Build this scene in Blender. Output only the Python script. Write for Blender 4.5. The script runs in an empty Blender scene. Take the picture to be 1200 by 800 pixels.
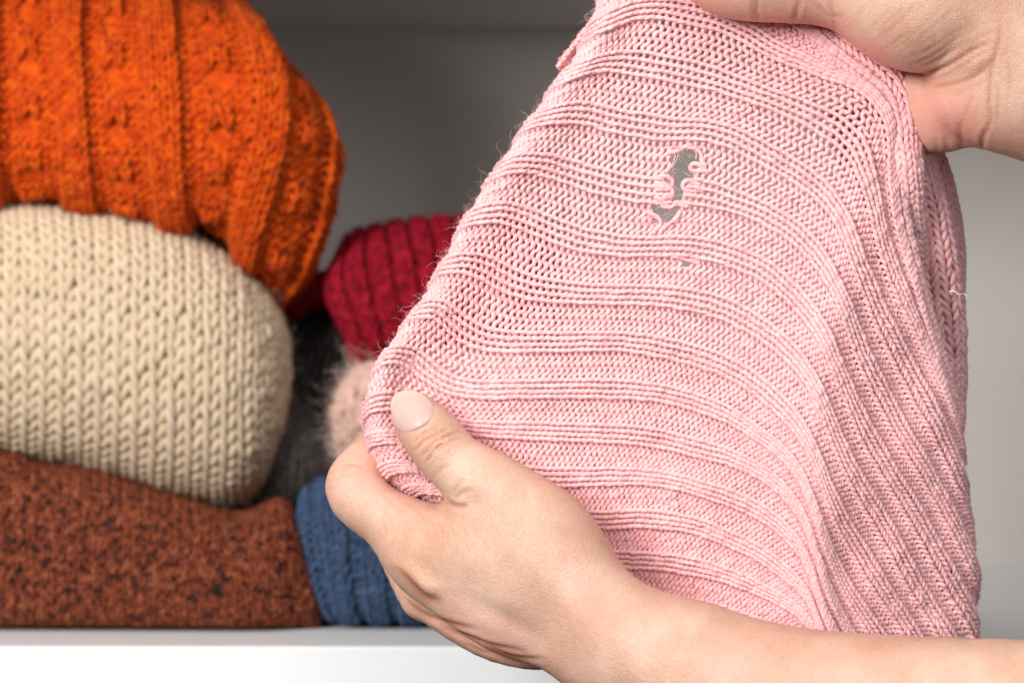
import bpy, math, random
import numpy as np

rng = np.random.default_rng(7)
random.seed(7)
scene = bpy.context.scene
COL = scene.collection

# ------------------------------------------------------------------ camera, light, exposure
FPX = 2833.0                 # focal length in units of the 1200 px wide photograph
Y0 = 0.675                   # distance of the held pink knit
CAMZ = 0.1008                # camera height above the shelf board

cam_d = bpy.data.cameras.new("camera")
cam = bpy.data.objects.new("camera", cam_d)
COL.objects.link(cam)
cam.location = (0, 0, CAMZ)
cam.rotation_euler = (math.radians(90), 0, 0)
cam_d.sensor_fit = 'HORIZONTAL'
cam_d.sensor_width = 36
cam_d.lens = FPX / 1200 * 36
cam_d.clip_start = 0.02
cam_d.clip_end = 50
cam_d.dof.use_dof = True
cam_d.dof.focus_distance = 0.664
cam_d.dof.aperture_fstop = 11.5
scene.camera = cam

world = bpy.data.worlds.new("World")
scene.world = world
world.use_nodes = True
world.node_tree.nodes["Background"].inputs[0].default_value = (0.95, 0.97, 1.0, 1)
world.node_tree.nodes["Background"].inputs[1].default_value = 0.03


def area(name, loc, target, size, power, color, size_y=None):
    l = bpy.data.lights.new(name, 'AREA')
    l.energy = power
    l.color = color
    l.size = size
    if size_y:
        l.shape = 'RECTANGLE'
        l.size_y = size_y
    o = bpy.data.objects.new(name, l)
    COL.objects.link(o)
    o.location = loc
    d = np.array(target) - np.array(loc)
    from mathutils import Vector
    o.rotation_euler = Vector(d).to_track_quat('-Z', 'Y').to_euler()
    return o


area("window_light", (-0.72, -0.32, 0.48), (0.0, 0.72, 0.1), 0.46, 23.0, (1.0, 0.985, 0.965), 0.50)
area("room_light", (0.62, -0.75, 0.42), (0.12, 0.8, 0.08), 0.9, 7.5, (0.88, 0.95, 1.0))
area("ceiling_light", (0.05, 0.10, 0.95), (0.05, 0.66, 0.08), 0.6, 5.4, (1.0, 0.985, 0.965))

vs = scene.view_settings
vs.view_transform = 'Standard'
vs.look = 'None'
vs.exposure = 0.0
vs.gamma = 1.0
scene.render.engine = 'CYCLES'
cy = scene.cycles
cy.max_bounces = 8
cy.diffuse_bounces = 4
cy.glossy_bounces = 2
cy.use_denoising = True
cy.sample_clamp_indirect = 4


# ------------------------------------------------------------------ helpers
def P(u, v, Y=Y0):
    """Point of the place that lies at photograph position (u, v) and distance Y."""
    u = np.asarray(u, float); v = np.asarray(v, float); Y = np.asarray(Y, float)
    return np.stack([(u - 600) / FPX * Y, Y + 0 * u, CAMZ + (400 - v) / FPX * Y], -1)


def UV(p):
    return 600 + p[..., 0] / p[..., 1] * FPX, 400 - (p[..., 2] - CAMZ) / p[..., 1] * FPX


def mesh_np(name, verts, faces, smooth=True, uv=None, attrs=None):
    """faces: int array (n,4) or (n,3)."""
    verts = np.ascontiguousarray(verts, np.float32)
    faces = np.ascontiguousarray(faces, np.int32)
    m = bpy.data.meshes.new(name)
    n, k = faces.shape
    m.vertices.add(len(verts)); m.vertices.foreach_set("co", verts.ravel())
    m.loops.add(n * k); m.loops.foreach_set("vertex_index", faces.ravel())
    m.polygons.add(n)
    m.polygons.foreach_set("loop_start", np.arange(0, n * k, k, dtype=np.int32))
    m.polygons.foreach_set("loop_total", np.full(n, k, np.int32))
    if uv is not None:
        l = m.uv_layers.new(name="UVMap")
        l.data.foreach_set("uv", np.ascontiguousarray(uv, np.float32).ravel())
    if attrs:
        for an, arr in attrs.items():
            a = m.attributes.new(an, 'FLOAT', 'POINT')
            a.data.foreach_set("value", np.ascontiguousarray(arr, np.float32))
    m.update(calc_edges=True)
    m.validate()
    if smooth:
        m.polygons.foreach_set("use_smooth", np.ones(len(m.polygons), bool))
    return m


def link(name, mesh, mat=None, parent=None):
    o = bpy.data.objects.new(name, mesh)
    COL.objects.link(o)
    if mat is not None:
        mesh.materials.append(mat)
    if parent is not None:
        o.parent = parent
        o.matrix_parent_inverse = parent.matrix_basis.inverted()
    return o


def thing(name, label, cat, loc, group=None):
    o = bpy.data.objects.new(name, None)
    o.empty_display_size = 0.02
    COL.objects.link(o)
    o.location = loc
    o["label"] = label
    o["category"] = cat
    if group:
        o["group"] = group
    return o


def nat_spline(x, y, xq):
    """natural cubic spline along axis 0 of y."""
    x = np.asarray(x, float); y = np.asarray(y, float); xq = np.asarray(xq, float)
    n = len(x)
    h = np.diff(x)
    A = np.zeros((n, n)); A[0, 0] = A[-1, -1] = 1
    B = np.zeros_like(y)
    for i in range(1, n - 1):
        A[i, i - 1] = h[i - 1]; A[i, i] = 2 * (h[i - 1] + h[i]); A[i, i + 1] = h[i]
        B[i] = 6 * ((y[i + 1] - y[i]) / h[i] - (y[i] - y[i - 1]) / h[i - 1])
    M = np.linalg.solve(A, B.reshape(n, -1)).reshape(y.shape)
    i = np.clip(np.searchsorted(x, xq) - 1, 0, n - 2)
    sh = (slice(None),) + (None,) * (y.ndim - 1)
    hh = h[i][sh]
    t1 = (x[i + 1] - xq)[sh]; t0 = (xq - x[i])[sh]
    return (M[i] * t1 ** 3 + M[i + 1] * t0 ** 3) / (6 * hh) + (y[i] / hh - M[i] * hh / 6) * t1 + (y[i + 1] / hh - M[i + 1] * hh / 6) * t0


def polyline_resample(pts, n=None):
    """chord-length natural spline through pts (k,3); returns function of arc length and total."""
    pts = np.asarray(pts, float)
    d = np.r_[0, np.cumsum(np.linalg.norm(np.diff(pts, axis=0), axis=1) ** 0.5)]
    q = np.linspace(0, d[-1], 400)
    c = nat_spline(d, pts, q)
    s = np.r_[0, np.cumsum(np.linalg.norm(np.diff(c, axis=0), axis=1))]
    return s, c


class Surf:
    """a curved sheet tabulated on a grid; a counts wales, b counts courses."""

    def __init__(self, grid, A, B, flip=False):
        self.g = grid
        self.A, self.B = A, B
        da = np.gradient(grid, axis=0); db = np.gradient(grid, axis=1)
        n = np.cross(da, db)
        n /= np.linalg.norm(n, axis=-1, keepdims=True) + 1e-12
        # face the viewer on the whole
        view = grid - np.array([0, 0, CAMZ])
        if np.sum(n * view) > 0:
            n = -n
        self.n = n

    def _s(self, arr, a, b):
        na, nb = arr.shape[:2]
        x = np.clip(a / self.A, 0, 1) * (na - 1); y = np.clip(b / self.B, 0, 1) * (nb - 1)
        i = np.minimum(x.astype(int), na - 2); j = np.minimum(y.astype(int), nb - 2)
        fx = (x - i)[..., None]; fy = (y - j)[..., None]
        return (arr[i, j] * (1 - fx) + arr[i + 1, j] * fx) * (1 - fy) + (arr[i, j + 1] * (1 - fx) + arr[i + 1, j + 1] * fx) * fy

    def p(self, a, b):
        return self._s(self.g, a, b)

    def nrm(self, a, b):
        n = self._s(self.n, a, b)
        return n / (np.linalg.norm(n, axis=-1, keepdims=True) + 1e-12)


def net_surf(net, wale, course, swap=False):
    """net[row][col] = (u, v, Y); rows run along the wales (b), columns across them (a)."""
    net = np.array(net, float)
    p = P(net[..., 0], net[..., 1], net[..., 2])
    dr = np.linalg.norm(np.diff(p, axis=0), axis=-1).mean(1)
    dc = np.linalg.norm(np.diff(p, axis=1), axis=-1).mean(0)
    br = np.r_[0, np.cumsum(dr)]; ac = np.r_[0, np.cumsum(dc)]
    B = max(2, round(br[-1] / course)); A = max(2, round(ac[-1] / wale))
    qb = np.linspace(0, br[-1], 3 * B + 1); qa = np.linspace(0, ac[-1], 4 * A + 1)
    g = nat_spline(br, p, qb)                      # rows fine
    g = nat_spline(ac, g.transpose(1, 0, 2), qa)   # (a, b, 3)
    return Surf(g, A, B)


def tubes(paths, ref, rad, sides, keep=None, uvs=1.0):
    """paths (m, n, 3): m yarns of n points; ref: normals; rad (m, n). returns verts, faces, uv."""
    m, n, _ = paths.shape
    T = np.gradient(paths, axis=1)
    T /= np.linalg.norm(T, axis=-1, keepdims=True) + 1e-12
    N1 = ref - np.sum(ref * T, -1, keepdims=True) * T
    N1 /= np.linalg.norm(N1, axis=-1, keepdims=True) + 1e-9
    N2 = np.cross(T, N1)
    ang = np.arange(sides) / sides * 2 * np.pi
    ring = N1[:, :, None] * np.cos(ang)[None, None, :, None] + N2[:, :, None] * np.sin(ang)[None, None, :, None]
    V = paths[:, :, None] + ring * rad[:, :, None, None]
    idx = np.arange(m * n * sides).reshape(m, n, sides)
    a = idx[:, :-1]; b = idx[:, 1:]
    F = np.stack([a, np.roll(a, -1, 2), np.roll(b, -1, 2), b], -1)
    L = np.concatenate([np.zeros((m, 1)), np.cumsum(np.linalg.norm(np.diff(paths, axis=1), axis=-1), 1)], 1) * uvs
    vs_ = np.arange(sides + 1) / sides
    U = np.zeros(F.shape[:3] + (4, 2))
    U[..., 0, 0] = L[:, :-1, None]; U[..., 1, 0] = L[:, :-1, None]; U[..., 2, 0] = L[:, 1:, None]; U[..., 3, 0] = L[:, 1:, None]
    U[..., 0, 1] = vs_[:-1]; U[..., 1, 1] = vs_[1:]; U[..., 2, 1] = vs_[1:]; U[..., 3, 1] = vs_[:-1]
    if keep is not None:
        k = keep[:, :-1] & keep[:, 1:]
        F = F[k]; U = U[k]
    F = F.reshape(-1, 4); U = U.reshape(-1, 2)
    V = V.reshape(-1, 3)
    used = np.zeros(len(V), bool); used[F.ravel()] = True
    remap = np.cumsum(used) - 1
    return V[used], remap[F], U


def smooth_noise(shape, step, g):
    """random field, linearly interpolated from a coarse lattice."""
    a, b = shape
    na, nb = int(a / step[0]) + 3, int(b / step[1]) + 3
    r = g.standard_normal((na, nb))
    x = np.linspace(0, na - 2.001, a); y = np.linspace(0, nb - 2.001, b)
    i = x.astype(int); j = y.astype(int)
    fx = (x - i)[:, None]; fy = (y - j)[None]
    fx = fx * fx * (3 - 2 * fx); fy = fy * fy * (3 - 2 * fy)
    return (r[i][:, j] * (1 - fx) + r[i + 1][:, j] * fx) * (1 - fy) + (r[i][:, j + 1] * (1 - fx) + r[i + 1][:, j + 1] * fx) * fy


def knit(surf, sgn, yr, zamp, relief=0.0, npts=12, sides=6, bamp=0.85, omega=0.137, jit=0.05, seed=1, valid=None,
         cut=None, uvs=None, lace=None, rvar=0.07, omw=None):
    """real loops of yarn, one tube per course. sgn(i, j): +1 knit, -1 purl."""
    g = np.random.default_rng(seed)
    A, B = surf.A, surf.B
    n = A * npts + 1
    t = np.linspace(0, 2 * np.pi * A, n)
    j = np.arange(B)[:, None] + 0.5
    I = np.arange(A)
    S = np.array([[sgn(i, jj) for i in I] for jj in range(B)], float)           # (B, A)
    x = t / (2 * np.pi)
    # sign blended over wale borders
    xc = np.clip(x - 0.5, 0, A - 1)
    i0 = np.minimum(xc.astype(int), max(A - 2, 0)); f = xc - i0
    f = np.clip((f - 0.32) / 0.36, 0, 1); f = f * f * (3 - 2 * f)
    i1 = np.minimum(i0 + 1, A - 1)
    s = S[:, i0] * (1 - f) + S[:, i1] * f
    om = omega
    if omw is not None:
        w_ = omw(np.broadcast_to(np.clip(x, 0, A)[None], (B, n)), np.broadcast_to(j, (B, n)))
        om = omega * (1 - w_) + 0.035 * w_
    a = x[None] + om * np.sin(2 * t)[None] + jit * smooth_noise((B, n), (1.0, npts * 0.8), g) * 0.6
    b = j - bamp * np.cos(t)[None] + jit * smooth_noise((B, n), (1.0, npts * 0.8), g)
    b = b + 0.25 * jit * smooth_noise((B, n), (3.0, npts * 3), g)
    z = -np.cos(2 * t)[None] * zamp * s + relief * s + zamp * 0.3 * smooth_noise((B, n), (1.0, npts * 0.7), g)
    if lace is not None:
        a, b, z = lace(a, b, z)
    ok = (a >= 0) & (a <= A) & (b >= 0) & (b <= B)
    p = surf.p(a, b); nr = surf.nrm(a, b)
    pts = p + nr * z[..., None]
    r = yr * (1 + rvar * smooth_noise((B, n), (1.0, npts * 0.5), g) + rvar * 0.7 * smooth_noise((B, n), (1.0, npts * 6), g))
    if valid is not None:
        ok &= valid(a, b)
    if cut is not None:
        c = cut(a, b, pts)
        ok &= ~c
        near = np.zeros_like(c)
        near[:, 1:] |= c[:, :-1]; near[:, :-1] |= c[:, 1:]
        r = np.where(near, r * 0.35, r)
        near2 = np.zeros_like(c); near2[:, 1:] |= near[:, :-1]; near2[:, :-1] |= near[:, 1:]
        r = np.where(near2 & ~near, r * 0.8, r)
    return tubes(pts, nr, r, sides, ok, uvs or 1.0 / (yr * 5.0))


def backing(surf, off, step=1.0, valid=None):
    na = max(4, int(surf.A * step)); nb = max(4, int(surf.B * step))
    a, b = np.meshgrid(np.linspace(0, surf.A, na), np.linspace(0, surf.B, nb), indexing='ij')
    p = surf.p(a, b) - surf.nrm(a, b) * off
    idx = np.arange(na * nb).reshape(na, nb)
    F = np.stack([idx[:-1, :-1], idx[1:, :-1], idx[1:, 1:], idx[:-1, 1:]], -1).reshape(-1, 4)
    if valid is not None:
        v = valid(a, b).ravel()
        F = F[v[F].all(1)]
    return p.reshape(-1, 3), F


def fuzz(surf, n, length, rad, lift, seed, valid=None, curl=1.0, amin=0, amax=None, bmin=0, bmax=None, seg=4, stand=0.6):
    """single fibres standing off the yarn."""
    g = np.random.default_rng(seed)
    a = g.uniform(amin, amax or surf.A, n); b = g.uniform(bmin, bmax or surf.B, n)
    if valid is not None:
        k = valid(a, b); a, b = a[k], b[k]
    n = len(a)
    p = surf.p(a, b); nr = surf.nrm(a, b)
    d = g.standard_normal((n, 3)) + nr * stand * 2
    d /= np.linalg.norm(d, axis=1, keepdims=True)
    flip = np.sum(d * nr, 1) < 0
    d[flip] -= 2 * np.sum(d[flip] * nr[flip], 1, keepdims=True) * nr[flip]
    L = length * g.uniform(0.35, 1.3, n)
    pts = [p + nr * lift]
    for k in range(seg):
        d = d + curl * g.standard_normal((n, 3)) * 0.55 - nr * 0.10 * k
        d /= np.linalg.norm(d, axis=1, keepdims=True)
        pts.append(pts[-1] + d * (L / seg)[:, None])
    pts = np.stack(pts, 1)
    r = np.full(pts.shape[:2], rad) * np.linspace(1, 0.45, seg + 1)[None]
    T = np.gradient(pts, axis=1)
    side = np.cross(T, g.standard_normal((n, 1, 3)) * 0.6 + (pts - np.array([0, 0, CAMZ])) * 1.5)
    side /= np.linalg.norm(side, axis=-1, keepdims=True) + 1e-12
    V = np.stack([pts - side * r[..., None], pts + side * r[..., None]], 2)
    idx = np.arange(V.shape[0] * V.shape[1] * 2).reshape(V.shape[0], V.shape[1], 2)
    F = np.stack([idx[:, :-1, 0], idx[:, :-1, 1], idx[:, 1:, 1], idx[:, 1:, 0]], -1)
    return V.reshape(-1, 3), F.reshape(-1, 4)


# ------------------------------------------------------------------ materials
def nodes_mat(name):
    m = bpy.data.materials.new(name)
    m.use_nodes = True
    nt = m.node_tree
    return m, nt, nt.nodes["Principled BSDF"]


def N(nt, typ, **kw):
    n = nt.nodes.new(typ)
    for k, v in kw.items():
        setattr(n, k, v)
    return n


def math_node(nt, op, a, b=None):
    n = N(nt, 'ShaderNodeMath', operation=op)
    for i, x in enumerate((a, b)):
        if x is None:
            continue
        if isinstance(x, (int, float)):
            n.inputs[i].default_value = x
        else:
            nt.links.new(x, n.inputs[i])
    return n.outputs[0]


def noise(nt, coord, scale, detail=3, rough=0.55):
    n = N(nt, 'ShaderNodeTexNoise')
    n.inputs['Scale'].default_value = scale
    n.inputs['Detail'].default_value = detail
    n.inputs['Roughness'].default_value = rough
    nt.links.new(coord, n.inputs['Vector'])
    return n


def ramp(nt, fac, stops, interp='LINEAR'):
    n = N(nt, 'ShaderNodeValToRGB')
    cr = n.color_ramp
    cr.interpolation = interp
    while len(cr.elements) < len(stops):
        cr.elements.new(0.5)
    for e, (pos, c) in zip(cr.elements, stops):
        e.position = pos
        e.color = (*c, 1)
    nt.links.new(fac, n.inputs[0])
    return n.outputs[0]


def yarn_mat(name, stops, vscale=900, ply=3, bump=0.5, sheen=0.35, rough=0.9, sss=0.0, sheen_tint=None, fibre=1.0):
    """stops: colours of the yarn along a noise, dark to light."""
    m, nt, b = nodes_mat(name)
    tc = N(nt, 'ShaderNodeTexCoord')
    no = noise(nt, tc.outputs['Object'], vscale, 4, 0.6)
    col = ramp(nt, no.outputs['Fac'], stops)
    nt.links.new(col, b.inputs['Base Color'])
    b.inputs['Roughness'].default_value = rough
    b.inputs['Specular IOR Level'].default_value = 0.15
    b.inputs['Sheen Weight'].default_value = sheen
    b.inputs['Sheen Roughness'].default_value = 0.4
    if sheen_tint is None:
        c_ = np.array(stops[-2 if len(stops) > 2 else -1][1]); sheen_tint = tuple((c_ / c_.max()).tolist())
    if sheen_tint:
        b.inputs['Sheen Tint'].default_value = (*sheen_tint, 1)
    if sss:
        b.inputs['Subsurface Weight'].default_value = sss
        b.inputs['Subsurface Radius'].default_value = (1, 0.5, 0.5)
        b.inputs['Subsurface Scale'].default_value = 0.0008
    uv = N(nt, 'ShaderNodeUVMap')
    sp = N(nt, 'ShaderNodeSeparateXYZ')
    nt.links.new(uv.outputs[0], sp.inputs[0])
    ph = math_node(nt, 'ADD', math_node(nt, 'MULTIPLY', sp.outputs[1], float(ply)), sp.outputs[0])
    sn = math_node(nt, 'ABSOLUTE', math_node(nt, 'SINE', math_node(nt, 'MULTIPLY', ph, math.pi)))
    fn = noise(nt, tc.outputs['Object'], vscale * 5, 3, 0.7)
    hgt = math_node(nt, 'ADD', sn, math_node(nt, 'MULTIPLY', fn.outputs['Fac'], 0.9 * fibre))
    bp = N(nt, 'ShaderNodeBump')
    bp.inputs['Strength'].default_value = bump
    bp.inputs['Distance'].default_value = 0.0004
    nt.links.new(hgt, bp.inputs['Height'])
    nt.links.new(bp.outputs[0], b.inputs['Normal'])
    return m


def fibre_mat(name, col):
    m, nt, b = nodes_mat(name)
    tc = N(nt, 'ShaderNodeTexCoord')
    no = noise(nt, tc.outputs['Object'], 300, 2)
    c = ramp(nt, no.outputs['Fac'], [(0.3, tuple(0.85 * x for x in col)), (0.7, tuple(min(1, 1.1 * x) for x in col))])
    nt.links.new(c, b.inputs['Base Color'])
    b.inputs['Roughness'].default_value = 0.7
    b.inputs['Specular IOR Level'].default_value = 0.2
    return m


def board_mat(name, col, rough=0.45):
    m, nt, b = nodes_mat(name)
    tc = N(nt, 'ShaderNodeTexCoord')
    no = noise(nt, tc.outputs['Object'], 14, 4)
    c = ramp(nt, no.outputs['Fac'], [(0.3, tuple(0.96 * x for x in col)), (0.7, col)])
    nt.links.new(c, b.inputs['Base Color'])
    b.inputs['Roughness'].default_value = rough
    f = noise(nt, tc.outputs['Object'], 900, 2)
    bp = N(nt, 'ShaderNodeBump')
    bp.inputs['Strength'].default_value = 0.06
    bp.inputs['Distance'].default_value = 0.0004
    nt.links.new(f.outputs['Fac'], bp.inputs['Height'])
    nt.links.new(bp.outputs[0], b.inputs['Normal'])
    return m


def skin_mat():
    m, nt, b = nodes_mat("skin")
    tc = N(nt, 'ShaderNodeTexCoord')
    co = tc.outputs['Object']
    n1 = noise(nt, co, 55, 4, 0.6)
    base = ramp(nt, n1.outputs['Fac'], [(0.32, (0.58, 0.325, 0.230)), (0.50, (0.64, 0.385, 0.283)), (0.68, (0.70, 0.46, 0.352))])
    n2 = noise(nt, co, 700, 2, 0.6)
    mix = N(nt, 'ShaderNodeMix', data_type='RGBA', blend_type='MULTIPLY')
    nt.links.new(base, mix.inputs[6])
    c2 = ramp(nt, n2.outputs['Fac'], [(0.35, (0.93, 0.90, 0.88)), (0.6, (1, 1, 1))])
    nt.links.new(c2, mix.inputs[7])
    mix.inputs[0].default_value = 0.8
    # blood: redder patches carried as a property of the skin itself
    at = N(nt, 'ShaderNodeAttribute', attribute_name='red')
    mr = N(nt, 'ShaderNodeMix', data_type='RGBA', blend_type='MIX')
    nt.links.new(at.outputs['Fac'], mr.inputs[0])
    nt.links.new(mix.outputs[2], mr.inputs[6])
    mr.inputs[7].default_value = (0.80, 0.36, 0.30, 1)
    at2 = N(nt, 'ShaderNodeAttribute', attribute_name='crease')
    mc = N(nt, 'ShaderNodeMix', data_type='RGBA', blend_type='MULTIPLY')
    nt.links.new(at2.outputs['Fac'], mc.inputs[0])
    nt.links.new(mr.outputs[2], mc.inputs[6])
    mc.inputs[7].default_value = (0.80, 0.60, 0.52, 1)
    nt.links.new(mc.outputs[2], b.inputs['Base Color'])
    b.inputs['Roughness'].default_value = 0.5
    b.inputs['Specular IOR Level'].default_value = 0.28
    b.inputs['Subsurface Weight'].default_value = 0.12
    b.inputs['Subsurface Radius'].default_value = (1.0, 0.35, 0.2)
    b.inputs['Subsurface Scale'].default_value = 0.0028
    # skin relief: small cells and fine lines
    vo = N(nt, 'ShaderNodeTexVoronoi', feature='DISTANCE_TO_EDGE')
    mp = N(nt, 'ShaderNodeMapping')
    mp.inputs['Scale'].default_value = (1.0, 1.0, 0.55)
    mp.inputs['Rotation'].default_value = (0, math.radians(40), 0)
    nt.links.new(co, mp.inputs[0])
    wob = noise(nt, co, 400, 2)
    addv = N(nt, 'ShaderNodeVectorMath', operation='MULTIPLY_ADD')
    nt.links.new(wob.outputs['Color'], addv.inputs[0])
    addv.inputs[1].default_value = (0.0012, 0.0012, 0.0012)
    nt.links.new(mp.outputs[0], addv.inputs[2])
    nt.links.new(addv.outputs[0], vo.inputs['Vector'])
    vo.inputs['Scale'].default_value = 1150
    cell = ramp(nt, vo.outputs['Distance'], [(0.0, (0, 0, 0)), (0.16, (1, 1, 1))])
    fine = noise(nt, co, 2200, 2)
    hh = math_node(nt, 'ADD', cell, math_node(nt, 'MULTIPLY', fine.outputs['Fac'], 0.6))
    bp = N(nt, 'ShaderNodeBump')
    bp.inputs['Strength'].default_value = 0.32
    bp.inputs['Distance'].default_value = 0.00025
    nt.links.new(hh, bp.inputs['Height'])
    nt.links.new(bp.outputs[0], b.inputs['Normal'])
    return m


def nail_mat():
    m, nt, b = nodes_mat("nail")
    at = N(nt, 'ShaderNodeAttribute', attribute_name='along')
    c = ramp(nt, at.outputs['Fac'], [(0.0, (0.58, 0.34, 0.28)), (0.12, (0.60, 0.38, 0.345)), (0.42, (0.62, 0.405, 0.365)), (0.55, (0.62, 0.43, 0.365)), (0.82, (0.61, 0.43, 0.355)), (0.95, (0.65, 0.49, 0.40))])
    nt.links.new(c, b.inputs['Base Color'])
    b.inputs['Roughness'].default_value = 0.42
    b.inputs['Specular IOR Level'].default_value = 0.5
    b.inputs['Subsurface Weight'].default_value = 0.15
    b.inputs['Subsurface Scale'].default_value = 0.001
    return m


# ------------------------------------------------------------------ cupboard
WHITE = board_mat("white_board", (0.80, 0.81, 0.81))
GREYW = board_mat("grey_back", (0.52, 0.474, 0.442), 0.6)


def box_mesh(name, x0, x1, y0, y1, z0, z1, bev=0.0):
    import bmesh
    bm = bmesh.new()
    bmesh.ops.create_cube(bm, size=1)
    for v in bm.verts:
        v.co = ((x0 + x1) / 2 + v.co.x * (x1 - x0), (y0 + y1) / 2 + v.co.y * (y1 - y0), (z0 + z1) / 2 + v.co.z * (z1 - z0))
    if bev:
        bmesh.ops.bevel(bm, geom=bm.edges[:], offset=bev, segments=2, affect='EDGES', profile=0.5)
    me = bpy.data.meshes.new(name)
    bm.to_mesh(me)
    bm.free()
    return me


YF, YB = 0.80, 1.078
cup = thing("cupboard", "white cupboard compartment with grey back panel, holding the folded knitwear", "cupboard", (0, YF, 0))
XL, XR = -0.235, 0.275
link("shelf_board", box_mesh("shelf_board", XL, XR, YF, YB - 0.0005, -0.019, 0, 0.0006), WHITE, cup)
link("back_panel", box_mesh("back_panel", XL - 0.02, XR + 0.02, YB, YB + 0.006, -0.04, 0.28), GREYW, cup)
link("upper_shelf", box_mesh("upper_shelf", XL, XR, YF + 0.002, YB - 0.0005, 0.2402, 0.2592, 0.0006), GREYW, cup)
link("side_panel", box_mesh("side_panel", XL - 0.0195, XL - 0.0005, YF - 0.003, YB - 0.001, -0.04, 0.28, 0.0006), WHITE, cup)
link("side_panel", box_mesh("side_panel", XR + 0.0005, XR + 0.0195, YF - 0.003, YB - 0.001, -0.04, 0.28, 0.0006), WHITE, cup)

PX = Y0 / FPX            # one photograph pixel at the knit
PXS = 0.83 / FPX         # and at the stacks


def sweater(name, label, loc, surf, mat, fmat, yr, zamp, sgn, relief=0.0, nfuzz=0, flen=0.004, frad=0.00004, seed=1, backoff=None,
            backmat=None, group=None, **kw):
    t = thing(name, label, "sweater", loc, group)
    fk = dict(kw.pop('fz', {}))
    v, f, uv = knit(surf, sgn, yr, zamp, relief, seed=seed, **kw)
    link("knitted_body", mesh_np("knitted_body", v, f, uv=uv), mat, t)
    v, f = backing(surf, backoff if backoff is not None else yr * 1.2)
    link("inner_layer", mesh_np("inner_layer", v, f), backmat or mat, t)
    if nfuzz:
        v, f = fuzz(surf, nfuzz, flen, frad, yr * 0.8, seed + 50, **fk)
        o = link("loose_fibres", mesh_np("loose_fibres", v, f), fmat, t)
        o["kind"] = "stuff"
    return t


# ---------------- cream stockinette sweater
def cream_net():
    cols = [  # u_mid, top v, bottom v, depth of front
        (-60, 236, 524, .836, 0), (0, 237, 528, .834, 0), (60, 240, 536, .832, 0), (120, 246, 550, .832, 0),
        (180, 258, 568, .833, 0), (230, 277, 580, .836, 0), (265, 297, 586, .840, 0), (292, 318, 580, .846, 0), (314, 340, 553, .855, 0), (327, 362, 510, .866, 0), (334, 388, 458, .880, 0)]
    rows = []
    prof = [(-0.10, .085), (0.0, .050), (0.03, .024), (0.16, .008), (0.36, .0008), (0.58, 0.0), (0.80, .006), (0.95, .020), (1.0, .045), (1.02, .08)]
    for fr, dd in prof:
        r = []
        for (u, t, b, Y, _) in cols:
            k = 1.0 if fr < 0 else 1.0
            r.append((u - (4 if fr < 0.1 else 0), t + (b - t) * fr, Y + dd * (0.6 + 0.4 * (b - t) / 290)))
        last = r[-1]
        r.append((331, last[1] * 0.8 + 0.2 * 450, last[2] + 0.022))
        r.append((312, last[1] * 0.6 + 0.4 * 450, last[2] + 0.045))
        rows.append(r)
    return rows


cream_y = yarn_mat("cream_yarn", [(0.3, (0.56, 0.42, 0.28)), (0.7, (0.66, 0.52, 0.37))], 260, 2, 0.35, 0.3)
cream_f = fibre_mat("cream_fibre", (0.72, 0.62, 0.48))
cs = net_surf(cream_net(), 22.5 * PXS, 14.2 * PXS)
sweater("folded_sweater", "chunky cream stockinette sweater folded between the orange and the brown one", P(150, 560, .90).tolist(), cs, cream_y, cream_f,
        5.15 * PXS, 3.6 * PXS, lambda i, j: 1, nfuzz=1500, flen=0.006, seed=11, npts=10, sides=6, bamp=0.80, omega=-0.035, jit=0.05)


# ---------------- brown tweed sweater
def brown_net():
    top = [(-60, 523), (0, 525), (22, 529), (40, 540), (70, 545), (120, 552), (190, 575), (240, 592), (275, 603), (305, 596), (328, 586), (346, 606), (357, 650)]
    rows = []
    prof = [(-0.06, .10), (-0.01, .045), (0.05, .020), (0.25, .004), (0.5, 0.0), (0.75, .001), (0.93, .007), (1.0, .016), (1.0, .07)]
    for fr, dd in prof:
        r = []
        for k, (u, t) in enumerate(top):
            b = 739
            Yf = .832 + (0.0 if u < 280 else (u - 280) ** 2 * 0.0000022)
            sk = 14 * max(0, (u - 200) / 157) * (fr if fr > 0 else 0)
            vv = t + (b - t) * min(fr, 1.0)
            yy = Yf + dd
            if fr >= 1.0:      # lie on the board
                vv = 400 + (CAMZ - 0.0022) / yy * FPX
            r.append((u + sk, vv, yy))
        l = r[-1]
        r.append((l[0] + 3, l[1] - 2, l[2] + 0.018))
        r.append((l[0] - 14, l[1] - 6, l[2] + 0.05))
        rows.append(r)
    return rows


brown_y = yarn_mat("brown_tweed_yarn", [(0.36, (0.014, 0.010, 0.010)), (0.44, (0.070, 0.018, 0.013)), (0.49, (0.24, 0.055, 0.022)), (0.56, (0.13, 0.026, 0.017)), (0.62, (0.38, 0.115, 0.042)), (0.70, (0.11, 0.062, 0.048))], 370, 2, 0.5, 0.25)
brown_f = fibre_mat("brown_fibre", (0.22, 0.08, 0.045))
bs = net_surf(brown_net(), 12.5 * PXS, 10.0 * PXS)
sweater("folded_sweater", "rust brown flecked tweed sweater folded at the bottom of the left stack", P(150, 740, .90).tolist(), bs, brown_y, brown_f,
        2.75 * PXS, 2.2 * PXS, lambda i, j: 1, nfuzz=2200, flen=0.004, seed=12, npts=8, sides=4, bamp=0.8, omega=-0.02, jit=0.16)


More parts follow.
